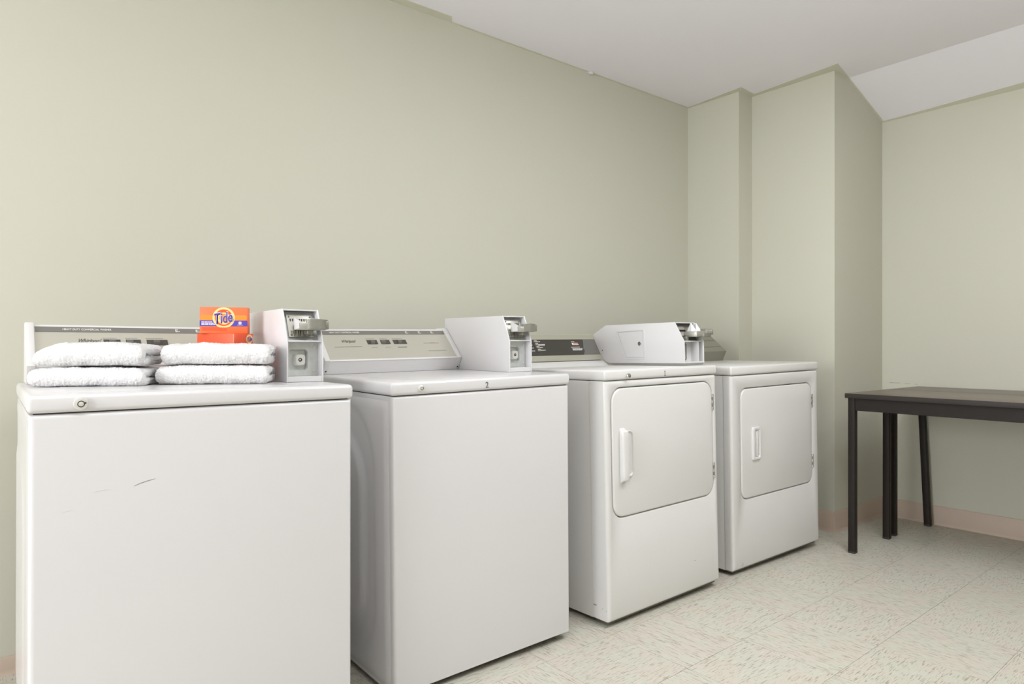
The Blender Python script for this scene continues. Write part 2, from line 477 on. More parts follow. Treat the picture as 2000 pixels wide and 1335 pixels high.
def console_washer(root, zt, tdx=0.0, sdx=0.0, m_face='brushed'):
    """sloped control console: (y, z-above-lid) profile, between two white end caps"""
    prof = [(0.537, 0.0), (0.512, 0.049), (0.620, 0.158), (0.665, 0.158), (0.675, 0.0)]
    P = lambda d: [(y, zt + z + d) for y, z in prof]
    c = part('console', m_face, root, prism, P(0.0005), 'x', 0.034, 0.566)
    c['label'] = 'brushed metal control console'
    part('console_skirt', 'brushed_lower', c, prism, [(0.5355, zt + .001), (0.5105, zt + .0485), (0.514, zt + .0495), (0.539, zt + .001)], 'x', 0.0345, 0.5655)
    part('console_lip', 'brushed_lower', c, prism, [(0.509, zt + .0475), (0.5095, zt + .0505), (0.514, zt + .053), (0.515, zt + .049)], 'x', 0.0345, 0.5655)
    part('console_top_edge', 'plastic_white', c, prism, [(0.6155, zt + .1555), (0.619, zt + .1605), (0.664, zt + .1605), (0.664, zt + .1575), (0.62, zt + .1575)], 'x', 0.034, 0.566)
    cap = [(0.5345, 0.0), (0.5255, 0.012), (0.505, 0.049), (0.617, 0.166), (0.672, 0.166), (0.68, 0.0)]
    for x0, x1 in ((0.014, 0.034), (0.566, 0.584)):
        e = part('end_cap', 'plastic_white', root, prism, [(y, zt + z + .0004) for y, z in cap], 'x', x0, x1, 0.002, 2)
        part('cap_screw', 'dark', e, knob, (x0 + x1) / 2, zt + 0.012, 0.530, 0.5245, 0.003, 12, 0.0006)
    ang = math.atan2(0.109, 0.108)
    ux = Vector((0, math.cos(ang), math.sin(ang))); nr = Vector((0, -math.sin(ang), math.cos(ang)))
    base = Vector((0, 0.512, zt + 0.0495))
    S = 0.1534
    def on(x, s, lift=0.0004): return Vector((x, 0, 0)) + base + ux * (s * S) + nr * lift
    def plate(name, m, par, x0, x1, s0, s1, th=0.0005):
        a, b_, c_, d_ = (on(x0, s0), on(x0, s1), on(x0, s1, .0004 + th), on(x0, s0, .0004 + th))
        return part(name, m, par, prism, [(p.y, p.z) for p in (a, b_, c_, d_)], 'x', x0, x1)
    st = plate('console_stripe', 'stripe', c, 0.036, 0.564, 0.835, 0.972, 0.0006)
    rot_ = (ang, 0, 0)
    text('lettering', 'HEAVY DUTY COMMERCIAL WASHER', 'print_white', c, on(0.122 + tdx, 0.905, .0011), rot_, width=0.118, height=0.0078, shear=0.12, offset=0.014)
    for x in (0.392, 0.450, 0.508):
        bm = bmesh.new(); print_lines(bm, -.006, .004, .012, .0026, 3, (0.7, .5, 1))
        o = finish(bm, 'indicator_print', 'print_white', c, smooth=False); o.location = on(x, 0.905, .0011); o.rotation_euler = rot_
    # script maker's name and fine print
    text('script_lettering', 'Whirlpool', 'print_dark', c, on(0.126 + tdx, 0.60, .0003), rot_, width=0.056, height=0.019, shear=0.55, offset=0.010)
    def fine(x, s, w, h, rows, m='print_mid', frac=None):
        bm = bmesh.new(); print_lines(bm, 0, 0, w, h, rows, frac)
        o = finish(bm, 'fine_print', m, c, smooth=False); o.location = on(x, s, .0004); o.rotation_euler = rot_
    fine(0.072, 0.43, 0.128, 0.0017, 1)
    fine(0.445, 0.52, 0.085, 0.0016, 1)
    fine(0.475, 0.53, 0.025, 0.0018, 1, 'print_red')
    fine(0.450, 0.25, 0.10, 0.0018, 1)
    for k, (x0, x1, kn) in enumerate(((0.206, 0.248, .55), (0.262, 0.300, .3), (0.315, 0.371, .5))):
        x0 += sdx; x1 += sdx
        sl = plate('switch_plate', 'switch', c, x0, x1, 0.50, 0.645, 0.0008)
        xm = x0 + (x1 - x0) * kn
        a = [on(xm, .515, .001), on(xm, .625, .001), on(xm, .60, .007), on(xm, .54, .007)]
        part('switch_slider', 'panel_grey', sl, prism, [(p.y, p.z) for p in a], 'x', xm - .010, xm + .006)
        fine(x0 - .001, 0.685, x1 - x0, 0.0018, 1)
        fine(x0 + .010, 0.40 - .0, (x1 - x0) * .7, 0.0018, 1 + (k == 2))
    return c

def slot_comb(bm, x0, x1, n, ybase, z0, z1, slope):
    for i in range(n):
        x = x0 + (x1 - x0) * (i + .5) / n
        w = (x1 - x0) / n * .42
        for a, b_ in ((0, 1),):
            box(bm, x - w / 2, x + w / 2, ybase - .0008, ybase + .004, z0, z1)

def coin_meter(root, zt, x0=0.585, x1=0.691, yf=0.200, dtop=0.04, yb=0.632, hk=0.115, ht=0.206, profile=None, dish=True):
    """open fronted white coin box with slanted upper face and coin slide"""
    t = 0.0045
    prof = profile or [(yf, 0.0), (yf, hk), (yf + dtop, ht), (yb, ht), (yb, 0.0)]
    z = lambda a: zt + a
    zmin = min(p[1] for p in prof)
    side = [(y, z(a) + .0003) for y, a in prof]
    bx = part('coin_box', 'enamel', root, lambda bm: (prism(bm, side, 'x', x0, x0 + t, 0.0012, 2), prism(bm, side, 'x', x1 - t, x1, 0.0012, 2)))
    bx['label'] = 'white coin box with open front'
    ytb = max(p[0] for p in prof if abs(p[1] - ht) < 1e-6)
    part('box_roof', 'enamel', bx, box, x0 + t - .001, x1 - t + .001, yf + dtop + .001, ytb - .001, z(ht) - t, z(ht), 0.001, 1)
    part('box_back', 'enamel', bx, box, x0 + t - .001, x1 - t + .001, ytb - 0.006, ytb - .002, z(zmin) + .002, z(ht) - .004)
    part('box_base', 'enamel', bx, box, x0 + t - .0005, x1 - t + .0005, yf + .0008, yb - .05, z(zmin) + .0006, z(zmin) + 0.016, 0.001, 1)
    part('shelf', 'enamel', bx, box, x0 + t - .0005, x1 - t + .0005, yf + .0015, yf + .05, z(hk) - .0025, z(hk) + .0025, 0.0008, 1)
    xi0, xi1 = x0 + t, x1 - t
    w = xi1 - xi0
    # upper plate: parallel to the slant, set back
    rb = 0.030
    dy, dz = dtop, ht - hk
    up = [(yf + rb, z(hk) + .003), (yf + rb + dy * .93, z(ht) - t - .001), (yf + rb + dy * .93 + .004, z(ht) - t - .001), (yf + rb + .004, z(hk) + .003)]
    upl = part('slide_plate', 'galv', bx, prism, up, 'x', xi0, xi1)
    yy = lambda a: yf + rb + dy * (a - hk) / (ht - hk)
    cm = part('coin_mechanism', 'zinc', bx, prism, [(yy(hk + .012) - .008, z(hk + .012)), (yy(ht - .014) - .008, z(ht - .014)), (yy(ht - .014), z(ht - .014)), (yy(hk + .012), z(hk + .012))], 'x', xi0 + w * .13, xi1 - w * .10, 0.0015, 2)
    n = 9
    for i in range(n):
        x = xi0 + w * (.20 + .62 * (i + .5) / n)
        part('coin_slot', 'dark', cm, box, x - .0016, x + .0010, yy(hk + .062) - .0106, yy(hk + .062) - .004, z(hk + .054), z(hk + .064))
    for i in range(9):
        x = xi0 + w * (.18 + .66 * (i + .5) / 9)
        part('rib', 'zinc_dark' if i % 2 else 'zinc', cm, box, x - .0022, x + .0022, yy(hk + .02) - .0105, yy(hk + .02) - .002, z(hk + .013), z(hk + .030))
    for fx in (.2, .84):
        for a in (hk + .018, ht - .021):
            part('screw', 'zinc_dark', cm, knob, xi0 + w * fx, z(a), yy(a) - .006, yy(a) - .0105, .0026, 12, .0006)
    # projecting coin slide: bar, curved front lip and end block
    za, zb = z(hk + .031), z(hk + .059)
    xs0, xs1 = xi0 + w * .30, xi1 + .001
    sl = part('coin_slide', 'zinc', bx, prism, [(xs0, yf + .034), (xs0 - .002, yf - .012), (xs0 + .012, yf - .020), (xs1 + .002, yf - .020), (xs1 + .006, yf - .010), (xs1 - .012, yf + .034)], 'z', za, zb - .008, 0.002, 2)
    sl['label'] = 'grey cast metal coin slide'
    def lip(bm):
        loops = []
        for k in range(10):
            f = k / 9
            x = xs0 + .016 + (xs1 + .010 - xs0 - .016) * f
            yl = yf - .018 - .013 * math.sin(math.pi * min(1, f * 1.02)) ** .7
            top = zb + .002 - .004 * abs(f - .45)
            loops.append([(x, yl, za + .003), (x, yl + .005, za + .002), (x, yl + .006, top), (x, yl + .001, top + .001)])
        loft(bm, loops)
    part('slide_lip', 'zinc_dark', sl, lip)
    part('slide_end', 'zinc_dark', sl, box, xs1 - .002, xs1 + .010, yf - .024, yf + .002, za + .002, zb - .001, 0.002, 2)
    part('slide_cheek', 'plastic_white', sl, prism, [(yf - .010, za + .004), (yf + .030, za + .001), (yf + .030, zb + .008), (yf - .006, zb - .002)], 'x', xs0 - .0022, xs0 + .001)
    part('slide_stem', 'zinc_dark', sl, box, xs0 + .024, xs0 + .040, yf - .004, yf + .036, za - .012, za + .001, 0.002, 1)
    if dish:
        # lower plate with a pressed dish round the cash box lock
        yp = yf + .030
        za, zb = z(zmin) + .0165, z(hk) - .003
        cx, cz = xi0 + w * .41, (za + zb) / 2 - .002
        hw, hh = .028, .030
        bm = bmesh.new()
        nseg = 6
        outer = rrect(xi0, xi1, za, zb, 0.001, nseg)
        loops = [[(p[0], yp, p[1]) for p in outer],
                 [(p[0], yp, p[1]) for p in rrect(cx - hw, cx + hw, cz - hh, cz + hh, .010, nseg)],
                 [(p[0], yp + .003, p[1]) for p in rrect(cx - hw + .002, cx + hw - .002, cz - hh + .002, cz + hh - .002, .009, nseg)],
                 [(p[0], yp + .014, p[1]) for p in rrect(cx - hw + .004, cx + hw - .004, cz - hh + .004, cz + hh - .004, .008, nseg)]]
        loft(bm, loops, False, True)
        dp = finish(bm, 'lock_plate', 'galv', bx)
        lb = part('lock_block', 'lock_metal', bx, lambda bm: loft(bm, [[(p[0], yp + .0138, p[1]) for p in rrect(cx - .012, cx + .022, cz - .018, cz + .017, .009)],
                                                            [(p[0], yp + .002, p[1]) for p in rrect(cx - .010, cx + .021, cz - .017, cz + .016, .009)],
                                                            [(p[0], yp - .002, p[1]) for p in rrect(cx - .007, cx + .018, cz - .014, cz + .013, .008)]]))
        part('keyhole', 'dark', lb, knob, cx + .0045, cz, yp - .001, yp - .0026, .0055, 16, .0004)
        part('key_core', 'chrome', lb, knob, cx + .0035, cz + .0005, yp - .001, yp - .0030, .0026, 12, .0004)
        for a in (za + .014, zb - .012):
            part('rivet', 'galv', dp, knob, xi1 - .012, a, yp + .001, yp - .002, .0045, 14, .0015)
    return bx

def embossed_side(root, w, d, hl, m, x=0.0, amp=1.0):
    """left side panel of a washer with a soft pressed arch"""
    ny, nz = 44, 60
    y0, y1, z0, z1 = 0.022, d - 0.012, 0.012, hl - 0.016
    def sst(a, b_, v):
        t = max(0, min(1, (v - a) / (b_ - a))); return t * t * (3 - 2 * t)
    def sdf(y, z, cy, cz, hy, hz, r):
        qx, qz = abs(y - cy) - hy + r, abs(z - cz) - hz + r
        return math.hypot(max(qx, 0), max(qz, 0)) + min(max(qx, qz), 0) - r
    bm = bmesh.new(); g = []
    for j in range(nz + 1):
        row = []
        for i in range(ny + 1):
            y = y0 + (y1 - y0) * i / ny; z = z0 + (z1 - z0) * j / nz
            d1 = sdf(y, z, 0.52, 0.42, 0.34, 0.31, 0.16)
            d2 = sdf(y, z, 0.54, 0.43, 0.43, 0.40, 0.20)
            h = 0.0095 * sst(0.014, -0.014, d1) - 0.0046 * sst(0.014, -0.014, d2)
            e = min(i, ny - i, j, nz - j)
            h = amp * (0.0050 + h) * (1 if e > 0 else 0)
            row.append(bm.verts.new((x - 0.0002 - h, y, z)))
        g.append(row)
    for j in range(nz):
        for i in range(ny):
            bm.faces.new([g[j][i], g[j + 1][i], g[j + 1][i + 1], g[j][i + 1]])
    # close the back so it is a solid sheet
    rim = [g[0][i] for i in range(ny + 1)] + [g[j][ny] for j in range(1, nz + 1)] + [g[nz][i] for i in range(ny - 1, -1, -1)] + [g[j][0] for j in range(nz - 1, 0, -1)]
    back = [bm.verts.new((x + 0.002, v.co.y, v.co.z)) for v in rim]
    k = len(rim)
    for i in range(k): bm.faces.new([rim[i], rim[(i + 1) % k], back[(i + 1) % k], back[i]])
    bm.faces.new(back)
    o = finish(bm, 'side_panel', m, root, ang=60)
    o['label'] = 'pressed white side panel with soft arched relief'
    return o

def mark(name, root, pts, wd, m, y=-0.0003):
    """thin scratch along points (x, z) on the front face"""
    bm = bmesh.new(); n = len(pts); up, lo = [], []
    for i, (x, z) in enumerate(pts):
        w_ = wd * (0.25 + math.sin(math.pi * (i + .3) / (n - .4)))
        up.append((x, z + w_ / 2)); lo.append((x, z - w_ / 2))
    prism(bm, up + lo[::-1], 'y', y, y + 0.0006)
    return finish(bm, name, m, root, smooth=False)

def washer(q, label, d=0.665, emboss=1.0, num=None, m='enamel', lockx=0.09, lockr=0.0125, tdx=0.010, sdx=0.0):
    x, y, z, rx, ry, rz, w, hl, lt = q
    root = thing('washing_machine', label, 'washer', (x, y, z), (rx, ry, rz), 'top loading washers')
    zt = hl + lt
    def cab(bm):
        box(bm, 0, w, 0, d, 0, hl - 0.0018, 0.011, 4, only=lambda e: (vert_front(e)) or (all(v.co.y < .01 for v in e.verts) and all(v.co.z > .1 for v in e.verts)))
    part('cabinet', m, root, cab)
    part('lid_gasket', 'dark', root, box, 0.008, w - 0.008, 0.008, d - 0.01, hl - 0.006, hl + 0.003)
    if emboss: embossed_side(root, w, d, hl, m, amp=emboss)
    lid = top_lid(root, w, d, hl, lt, m)
    def ld(bm):
        loft(bm, [[(p[0], p[1], zt - .002) for p in rrect(0.075, 0.565, 0.045, 0.47, .02)],
                  [(p[0], p[1], zt + .0004) for p in rrect(0.075, 0.565, 0.045, 0.47, .02)],
                  [(p[0], p[1], zt + .0009) for p in rrect(0.077, 0.563, 0.047, 0.468, .02)]])
    part('loading_door', m, lid, ld)
    lock_barrel(root, lockx, hl + lt * .46, lockr, -0.004)
    console_washer(root, zt, tdx, sdx)
    coin_meter(root, zt)
    part('shade_block', 'base_dark', root, box, 0.015, w - 0.015, 0.016, d - 0.03, -0.009, 0.004)  # dark block painting the shadow line under the cabinet
    feet(root, w, d, q)
    if num:
        text('number', num[0], 'print_dark', root, (num[1], -0.0041, hl + lt * .43), (math.pi / 2, 0, 0), height=num[2], offset=0.012)
    return root

Q = dict(
    W1=(0.0795, 1.6312, 0.0200, -0.0044, 0.0027, -0.0139, 0.6866, 0.8727, 0.0363),
    W2=(0.9382, 1.7060, 0.0194, 0.0058, -0.0133, -0.0076, 0.6909, 0.8647, 0.0385),
    D1=(1.7894, 1.6644, 0.0216, -0.0165, -0.0092, 0.0076, 0.6923, 0.8790, 0.0384),
    D2=(2.6236, 1.6953, 0.0213, -0.0045, -0.0145, -0.0213, 0.7463, 0.8736, 0.0403))

w1 = washer(Q['W1'], 'white top-loading washer at far left carrying folded towels and detergent boxes', emboss=0.3, lockx=0.0875, lockr=0.0135, tdx=0.036, sdx=-0.012)
w2 = washer(Q['W2'], 'white top-loading washer marked 2 between towel-laden washer and first dryer', num=('2', 0.334, 0.0185), lockx=0.094, lockr=0.0098)
# surface scratches
mark('scratch', w1, [(0.185, 0.7075), (0.198, 0.712), (0.212, 0.7155), (0.226, 0.7180)], 0.0016, 'scratch')
mark('scratch', w1, [(0.108, 0.702), (0.118, 0.7045), (0.130, 0.7055), (0.142, 0.706)], 0.0010, 'scratch_faint')
mark('scratch', w1, [(0.056, 0.669), (0.066, 0.671), (0.076, 0.6715)], 0.0009, 'scratch_faint')
mark('scratch', w2, [(0.345, 0.085), (0.358, 0.097), (0.375, 0.112)], 0.0010, 'scratch_faint')

def dryer_front(bm, w, hf, yd, x0, x1, z0, z1, r, rec):
    """front panel: outer rounded body with a dished opening for the door"""
    n = 8; R = 0.012
    def lp(ins, rr, y, xx0, xx1, zz0, zz1): return [(p[0], y, p[1]) for p in rrect(xx0 + ins, xx1 - ins, zz0 + ins, zz1 - ins, rr, n)]
    g = 0.0075
    loops = [lp(0, .004, yd, 0, w, 0, hf), lp(0, .004, R, 0, w, 0, hf), lp(R * .12, .005, R * .5, 0, w, 0, hf), lp(R * .45, .006, R * .12, 0, w, 0, hf), lp(R, .008, 0, 0, w, 0, hf),
             lp(0, r + g, 0, x0 - g, x1 + g, z0 - g, z1 + g),
             lp(0.0025, r + g - .001, 0.002, x0 - g, x1 + g, z0 - g, z1 + g),
             lp(0.0045, r + g - .003, 0.009, x0 - g, x1 + g, z0 - g, z1 + g),
             lp(0.0055, r + g - .003, rec, x0 - g, x1 + g, z0 - g, z1 + g)]
    loft(bm, loops, True, True)

def dryer(q, label, yd, door, d, m, door_r=0.045):
    x, y, z, rx, ry, rz, w, hl, lt = q
    root = thing('tumble_dryer', label, 'dryer', (x, y, z), (rx, ry, rz), 'front loading dryers')
    zt = hl + lt
    def cab(bm):
        box(bm, 0.001, w - 0.001, yd + 0.0016, d, 0, hl - 0.0018, 0.003, 2, only=vert_front)
    part('cabinet', m, root, cab)
    part('seam_backing', 'dark', root, box, 0.004, w - 0.004, yd - .004, yd + .02, 0.002, hl + .003)
    x0, x1, z0, z1 = door
    fp = part('front_panel', m, root, dryer_front, w, hl - 0.0018, yd, x0, x1, z0, z1, door_r, 0.022)
    def dr(bm):
        lo = lambda ins, rr, yy: [(p[0], yy, p[1]) for p in rrect(x0 + ins, x1 - ins, z0 + ins, z1 - ins, rr, 8)]
        loft(bm, [lo(0, door_r, .020), lo(0, door_r, .0045), lo(.0008, door_r, .0015), lo(.003, door_r - .002, -.0008), lo(.007, door_r - .005, -.0018)])
    dd = part('door', m, root, dr)
    dd['label'] = 'flush rounded dryer door'
    # opening rim shadow gap is real depth; hinges on the right
    for hz in (z0 + (z1 - z0) * .82, z0 + (z1 - z0) * .21):
        for k in range(5):
            def hb(bm, k=k, hz=hz):
                a = hz - .034 + k * .0136
                loft(bm, [[(p[0], p[1], zz) for p in circ(x1 + .0035, -.0012, .0042, 12)] for zz in (a, a + .0125)])
            if k == 0:
                h = part('hinge', 'chrome', root, hb)
            else:
                part('hinge_knuckle', 'chrome' if k % 2 == 0 else 'zinc_dark', h, hb)
    part('shade_block', 'base_dark', root, box, 0.015, w - 0.015, 0.016, d - 0.03, -0.010, 0.004)  # shadow line under the dryer, put in as a dark block
    feet(root, w, d, q)
    return root, dd, zt

# dryer marked 1
d1, door1, zt1 = dryer(Q['D1'], 'white dryer marked 1 with white loop door handle and coin box', 0.080, (0.033, 0.660, 0.372, 0.848), 0.69, 'enamel_old', 0.055)
w_, hl_, lt_ = Q['D1'][6:]
lid1 = top_lid(d1, w_, 0.70, hl_, lt_, 'enamel_old')
part('lid_riser', 'enamel_old', lid1, prism, [(0.475, zt1 - .004), (0.500, zt1 + .010), (0.516, zt1 + .022), (0.54, zt1 + .026), (0.695, zt1 + .026), (0.695, zt1 - .004)], 'x', 0.0, 0.5485, 0.0015, 2)
k = part('lock_knob', 'chrome', d1, lambda bm: (knob(bm, 0.117, 0.8935, 0.003, -0.008, 0.0062, 20, .001), knob(bm, 0.117, 0.8935, -.007, -0.017, 0.0092, 24, .003)))
k['label'] = 'chrome lock knob'
part('keyway', 'dark', k, ring, 0.117, 0.8935, -.0165, -.0173, .0045, .0032)
one = bmesh.new()
prism(one, [(-.0014, -.0080), (.0014, -.0080), (.0014, .0105), (-.0004, .0105), (-.0044, .0078), (-.0040, .0060), (-.0014, .0074)], 'y', -.0003, .0)
prism(one, [(-.0050, -.0100), (.0050, -.0100), (.0050, -.0080), (-.0050, -.0080)], 'y', -.0003, .0)
one = finish(one, 'number', 'print_dark', d1, smooth=False); one.location = (0.342, -0.0042, 0.8945)
# console of dryer 1
c1 = part('console', 'brushed', d1, prism, [(0.519, zt1 + .0262), (0.588, zt1 + .148), (0.690, zt1 + .148), (0.690, zt1 + .0262)], 'x', 0.004, 0.5485)
ang1 = math.atan2(0.1218, 0.069)
u1 = Vector((0, math.cos(ang1), math.sin(ang1))); n1 = Vector((0, -math.sin(ang1), math.cos(ang1)))
b1 = Vector((0, 0.519, zt1 + .0262)); S1 = 0.140
def on1(x, s, lift=0.0003): return Vector((x, 0, 0)) + b1 + u1 * (s * S1) + n1 * lift
def plate1(name, m, par, x0, x1, s0, s1, th=0.0006, lift=0.0002):
    P = [on1(x0, s0, lift), on1(x0, s1, lift), on1(x0, s1, lift + th), on1(x0, s0, lift + th)]
    return part(name, m, par, prism, [(p.y, p.z) for p in P], 'x', x0, x1)
pan = plate1('console_panel', 'panel_black', c1, 0.006, 0.5475, 0.20, 0.80)
plate1('console_trim', 'trim_metal', c1, 0.006, 0.5475, 0.80, 0.985)
plate1('console_trim', 'trim_metal', c1, 0.006, 0.5475, 0.015, 0.20)
def poly1(name, m, pts, lift=0.0009, th=0.0003, par=None):
    bm = bmesh.new()
    lo = [bm.verts.new(on1(x, s, lift)) for x, s in pts]; hi = [bm.verts.new(on1(x, s, lift + th)) for x, s in pts]
    bm.faces.new(lo[::-1]); bm.faces.new(hi)
    nn = len(pts)
    for i in range(nn): bm.faces.new([lo[i], lo[(i + 1) % nn], hi[(i + 1) % nn], hi[i]])
    return finish(bm, name, m, par or c1, smooth=False)
poly1('console_print', 'panel_grey', [(0.435, .20), (0.45, .36), (0.448, .44), (0.46, .62), (0.468, .80), (0.5472, .80), (0.5472, .20)])
poly1('indicator_lens', 'print_white', [(0.386, .585), (0.386, .66), (0.425, .66), (0.427, .585)], .0010)
poly1('indicator_print', 'print_red', [(0.394, .60), (0.394, .65), (0.4245, .65), (0.4255, .60)], .0014)
def fine1(x, s, w, h, rows, m='print_white', frac=None):
    bm = bmesh.new(); print_lines(bm, 0, 0, w, h, rows, frac)
    o = finish(bm, 'fine_print', m, c1, smooth=False); o.location = on1(x, s, .0012); o.rotation_euler = (ang1, 0, 0)
fine1(0.386, .705, .026, .003, 1); fine1(0.372, .50, .070, .0024, 1); fine1(0.376, .44, .066, .0024, 3, frac=(1, .95, .9))
# cycle selector: slanted row of pale push keys
for i in range(4):
    s = 0.71 - i * 0.105
    P = [on1(0, s - .045, .001), on1(0, s + .045, .001), on1(0, s + .035, .009), on1(0, s - .035, .009)]
    xk = 0.152 + (0.001 * i)
    kk = part('cycle_key', 'zinc', c1, prism, [(p.y, p.z) for p in P], 'x', xk, xk + .017)
    fine1(xk + .022, s + .008, (.024, .042, .026, .036)[i], .0028, (1, 2, 1, 1)[i])
    fine1(xk - .030, s - .012, .022, .0026, 1)
# coin box of dryer 1
prof1 = [(0.055, 0.010), (0.055, 0.104), (0.102, 0.186), (0.500, 0.188), (0.586, 0.146), (0.519, 0.030), (0.500, 0.016), (0.478, 0.010)]
t_ = 0.0045
bx = part('coin_box', 'enamel', d1, lambda bm: (prism(bm, [(y, zt1 + a) for y, a in prof1], 'x', 0.550, 0.550 + t_, .0012, 2), prism(bm, [(y, zt1 + a) for y, a in prof1], 'x', 0.692 - t_, 0.692, .0012, 2)))
bx['label'] = 'long white coin box reaching over the lid'
part('box_roof', 'enamel', bx, prism, [(0.103, zt1 + .182), (0.103, zt1 + .1865), (0.500, zt1 + .188), (0.585, zt1 + .146), (0.583, zt1 + .1415), (0.499, zt1 + .1835)], 'x', 0.553, 0.689)
part('box_base', 'zinc', bx, prism, [(0.062, zt1 + .0005), (0.056, zt1 + .0098), (0.475, zt1 + .0098), (0.465, zt1 + .0005)], 'x', 0.556, 0.686)
part('box_floor', 'enamel', bx, box, 0.5535, 0.6885, 0.0565, 0.48, zt1 + .0102, zt1 + .0165)
part('shelf', 'enamel', bx, box, 0.5535, 0.6885, 0.0565, 0.13, zt1 + .1015, zt1 + .1055, .0008, 1)
part('divider', 'enamel', bx, box, 0.651, 0.655, 0.0565, 0.13, zt1 + .0166, zt1 + .1012)
cp = part('cash_box_plate', 'galv', bx, lambda bm: loft(bm, [[(p[0], yy, p[1]) for p in rrect(0.556, 0.606, zt1 + .022, zt1 + .095, .008)] for yy in (0.094, 0.086)]))
part('cash_box_rim', 'zinc_dark', cp, lambda bm: loft(bm, [[(p[0], yy, p[1]) for p in rrect(0.556 + i_, 0.606 - i_, zt1 + .022 + i_, zt1 + .095 - i_, .007)] for yy, i_ in ((0.086, 0), (0.083, .001), (0.083, .0035), (0.0865, .0045))], False, False))
part('cash_box_lock', 'chrome', cp, knob, 0.566, zt1 + .058, 0.087, 0.076, .007, 18, .002)
part('inner_panel', 'enamel', bx, box, 0.5545, 0.6875, 0.094, 0.098, zt1 + .0166, zt1 + .1012)
part('slide_plate', 'zinc_dark', bx, prism, [(0.085, zt1 + .106), (0.128, zt1 + .181), (0.133, zt1 + .181), (0.09, zt1 + .106)], 'x', 0.5545, 0.6875)
cm = part('coin_mechanism', 'zinc', bx, prism, [(0.090, zt1 + .128), (0.113, zt1 + .168), (0.120, zt1 + .168), (0.097, zt1 + .128)], 'x', 0.562, 0.625, .001, 1)
for i in range(8):
    part('coin_slot', 'dark', cm, box, 0.567 + i * .0072, 0.5695 + i * .0072, 0.0975, 0.106, zt1 + .146, zt1 + .154)
sl = part('coin_slide', 'zinc', bx, prism, [(0.604, 0.090), (0.600, 0.040), (0.606, 0.030), (0.682, 0.030), (0.690, 0.040), (0.690, 0.090)], 'z', zt1 + .122, zt1 + .146, .002, 2)
sl['label'] = 'grey cast metal coin slide'
part('slide_end', 'zinc_dark', sl, lambda bm: (box(bm, 0.664, 0.716, 0.022, 0.060, zt1 + .131, zt1 + .156, .005, 3), box(bm, 0.648, 0.700, 0.0235, 0.055, zt1 + .121, zt1 + .138, .003, 2)))
for i in range(6):
    part('coin_knurl', 'zinc', sl, box, 0.668 + i * .007, 0.6715 + i * .007, 0.0212, 0.024, zt1 + .136, zt1 + .152, .0006, 1)
for xg in (0.612, 0.646):
    part('slide_gusset', 'plastic_white', sl, lambda bm: loft(bm, [[(xg, 0.062, zt1 + .1455), (xg + .022, 0.050, zt1 + .1455), (xg + .030, 0.080, zt1 + .1455), (xg + .006, 0.090, zt1 + .1455)],
                                                          [(xg + .011, 0.072, zt1 + .182), (xg + .0125, 0.071, zt1 + .182), (xg + .014, 0.074, zt1 + .182), (xg + .012, 0.075, zt1 + .182)]]))
part('slide_stem', 'zinc_dark', sl, box, 0.572, 0.588, 0.060, 0.09, zt1 + .106, zt1 + .124, .001, 1)
# access panel on the left face of that coin box
def side_poly(bm, pts, xa, xb):
    prism(bm, pts, 'x', xa, xb, .0008, 1)
ap_out = [(0.432, zt1 + .158), (0.268, zt1 + .162), (0.262, zt1 + .030), (0.378, zt1 + .030)]
ap_in = [(0.424, zt1 + .153), (0.274, zt1 + .157), (0.268, zt1 + .035), (0.374, zt1 + .035)]
def side_ring(bm, a, b_, xa, xb):
    loft(bm, [[(xa, y, z) for y, z in a], [(xb, y, z) for y, z in a], [(xb, y, z) for y, z in b_], [(xa, y, z) for y, z in b_]], False, False)
ap = part('access_frame', 'enamel', bx, side_ring, ap_out, ap_in, 0.5503, 0.5462)
part('access_panel', 'enamel', ap, side_poly, [(0.4215, zt1 + .1515), (0.2755, zt1 + .1555), (0.2695, zt1 + .0365), (0.373, zt1 + .0365)], 0.5478, 0.5503)
def side_knob(bm, y, z, r, xa, xb, n=20):
    loft(bm, [[(xa, y + r_ * math.cos(2 * math.pi * i / n), z + r_ * math.sin(2 * math.pi * i / n)) for i in range(n)] for xa, r_ in ((xa, r), (xb + .001, r), (xb, r - .001))])
lk = part('access_lock', 'chrome', ap, side_knob, 0.292, zt1 + .098, .0095, 0.549, 0.5425)
part('screw_hole', 'dark', bx, side_knob, 0.523, zt1 + .070, .0035, 0.552, 0.5496)
# door handle of dryer 1: upright white grip bridging a shallow cup
hd = part('handle', 'plastic_white', door1, lambda bm: loft(bm, [
    [(p[0], -.0005, p[1]) for p in rrect(0.070, 0.145, 0.515, 0.690, .020)],
    [(p[0], -.0060, p[1]) for p in rrect(0.071, 0.144, 0.516, 0.689, .020)],
    [(p[0], -.0070, p[1]) for p in rrect(0.074, 0.141, 0.519, 0.686, .018)],
    [(p[0], -.0012, p[1]) for p in rrect(0.078, 0.137, 0.523, 0.682, .016)]]))
hd['label'] = 'white plastic loop handle'
def grip(bm):
    loops = []
    zz0, zz1 = 0.497, 0.700
    for i in range(17):
        f = i / 16; zz = zz0 + (zz1 - zz0) * f
        e = min(f, 1 - f)
        pr = 0.022 * min(1, (e / .08)) ** .5 + .003
        ins = .006 * max(0, 1 - e / .07)
        loops.append([(p[0], p[1], zz) for p in rrect(0.067 + ins, 0.103 - ins, -pr, -.0004, min(.008, pr * .42), 4)])
    loft(bm, loops)
part('grip', 'plastic_white', hd, grip)
mark('scratch', d1, [(0.512, 0.118), (0.520, 0.119), (0.528, 0.118)], 0.0016, 'scratch')
for (px, pz, s_) in ((0.012, 0.046, .0035), (0.024, 0.040, .0022), (0.035, 0.036, .0018), (0.060, 0.042, .0016)):
    pass
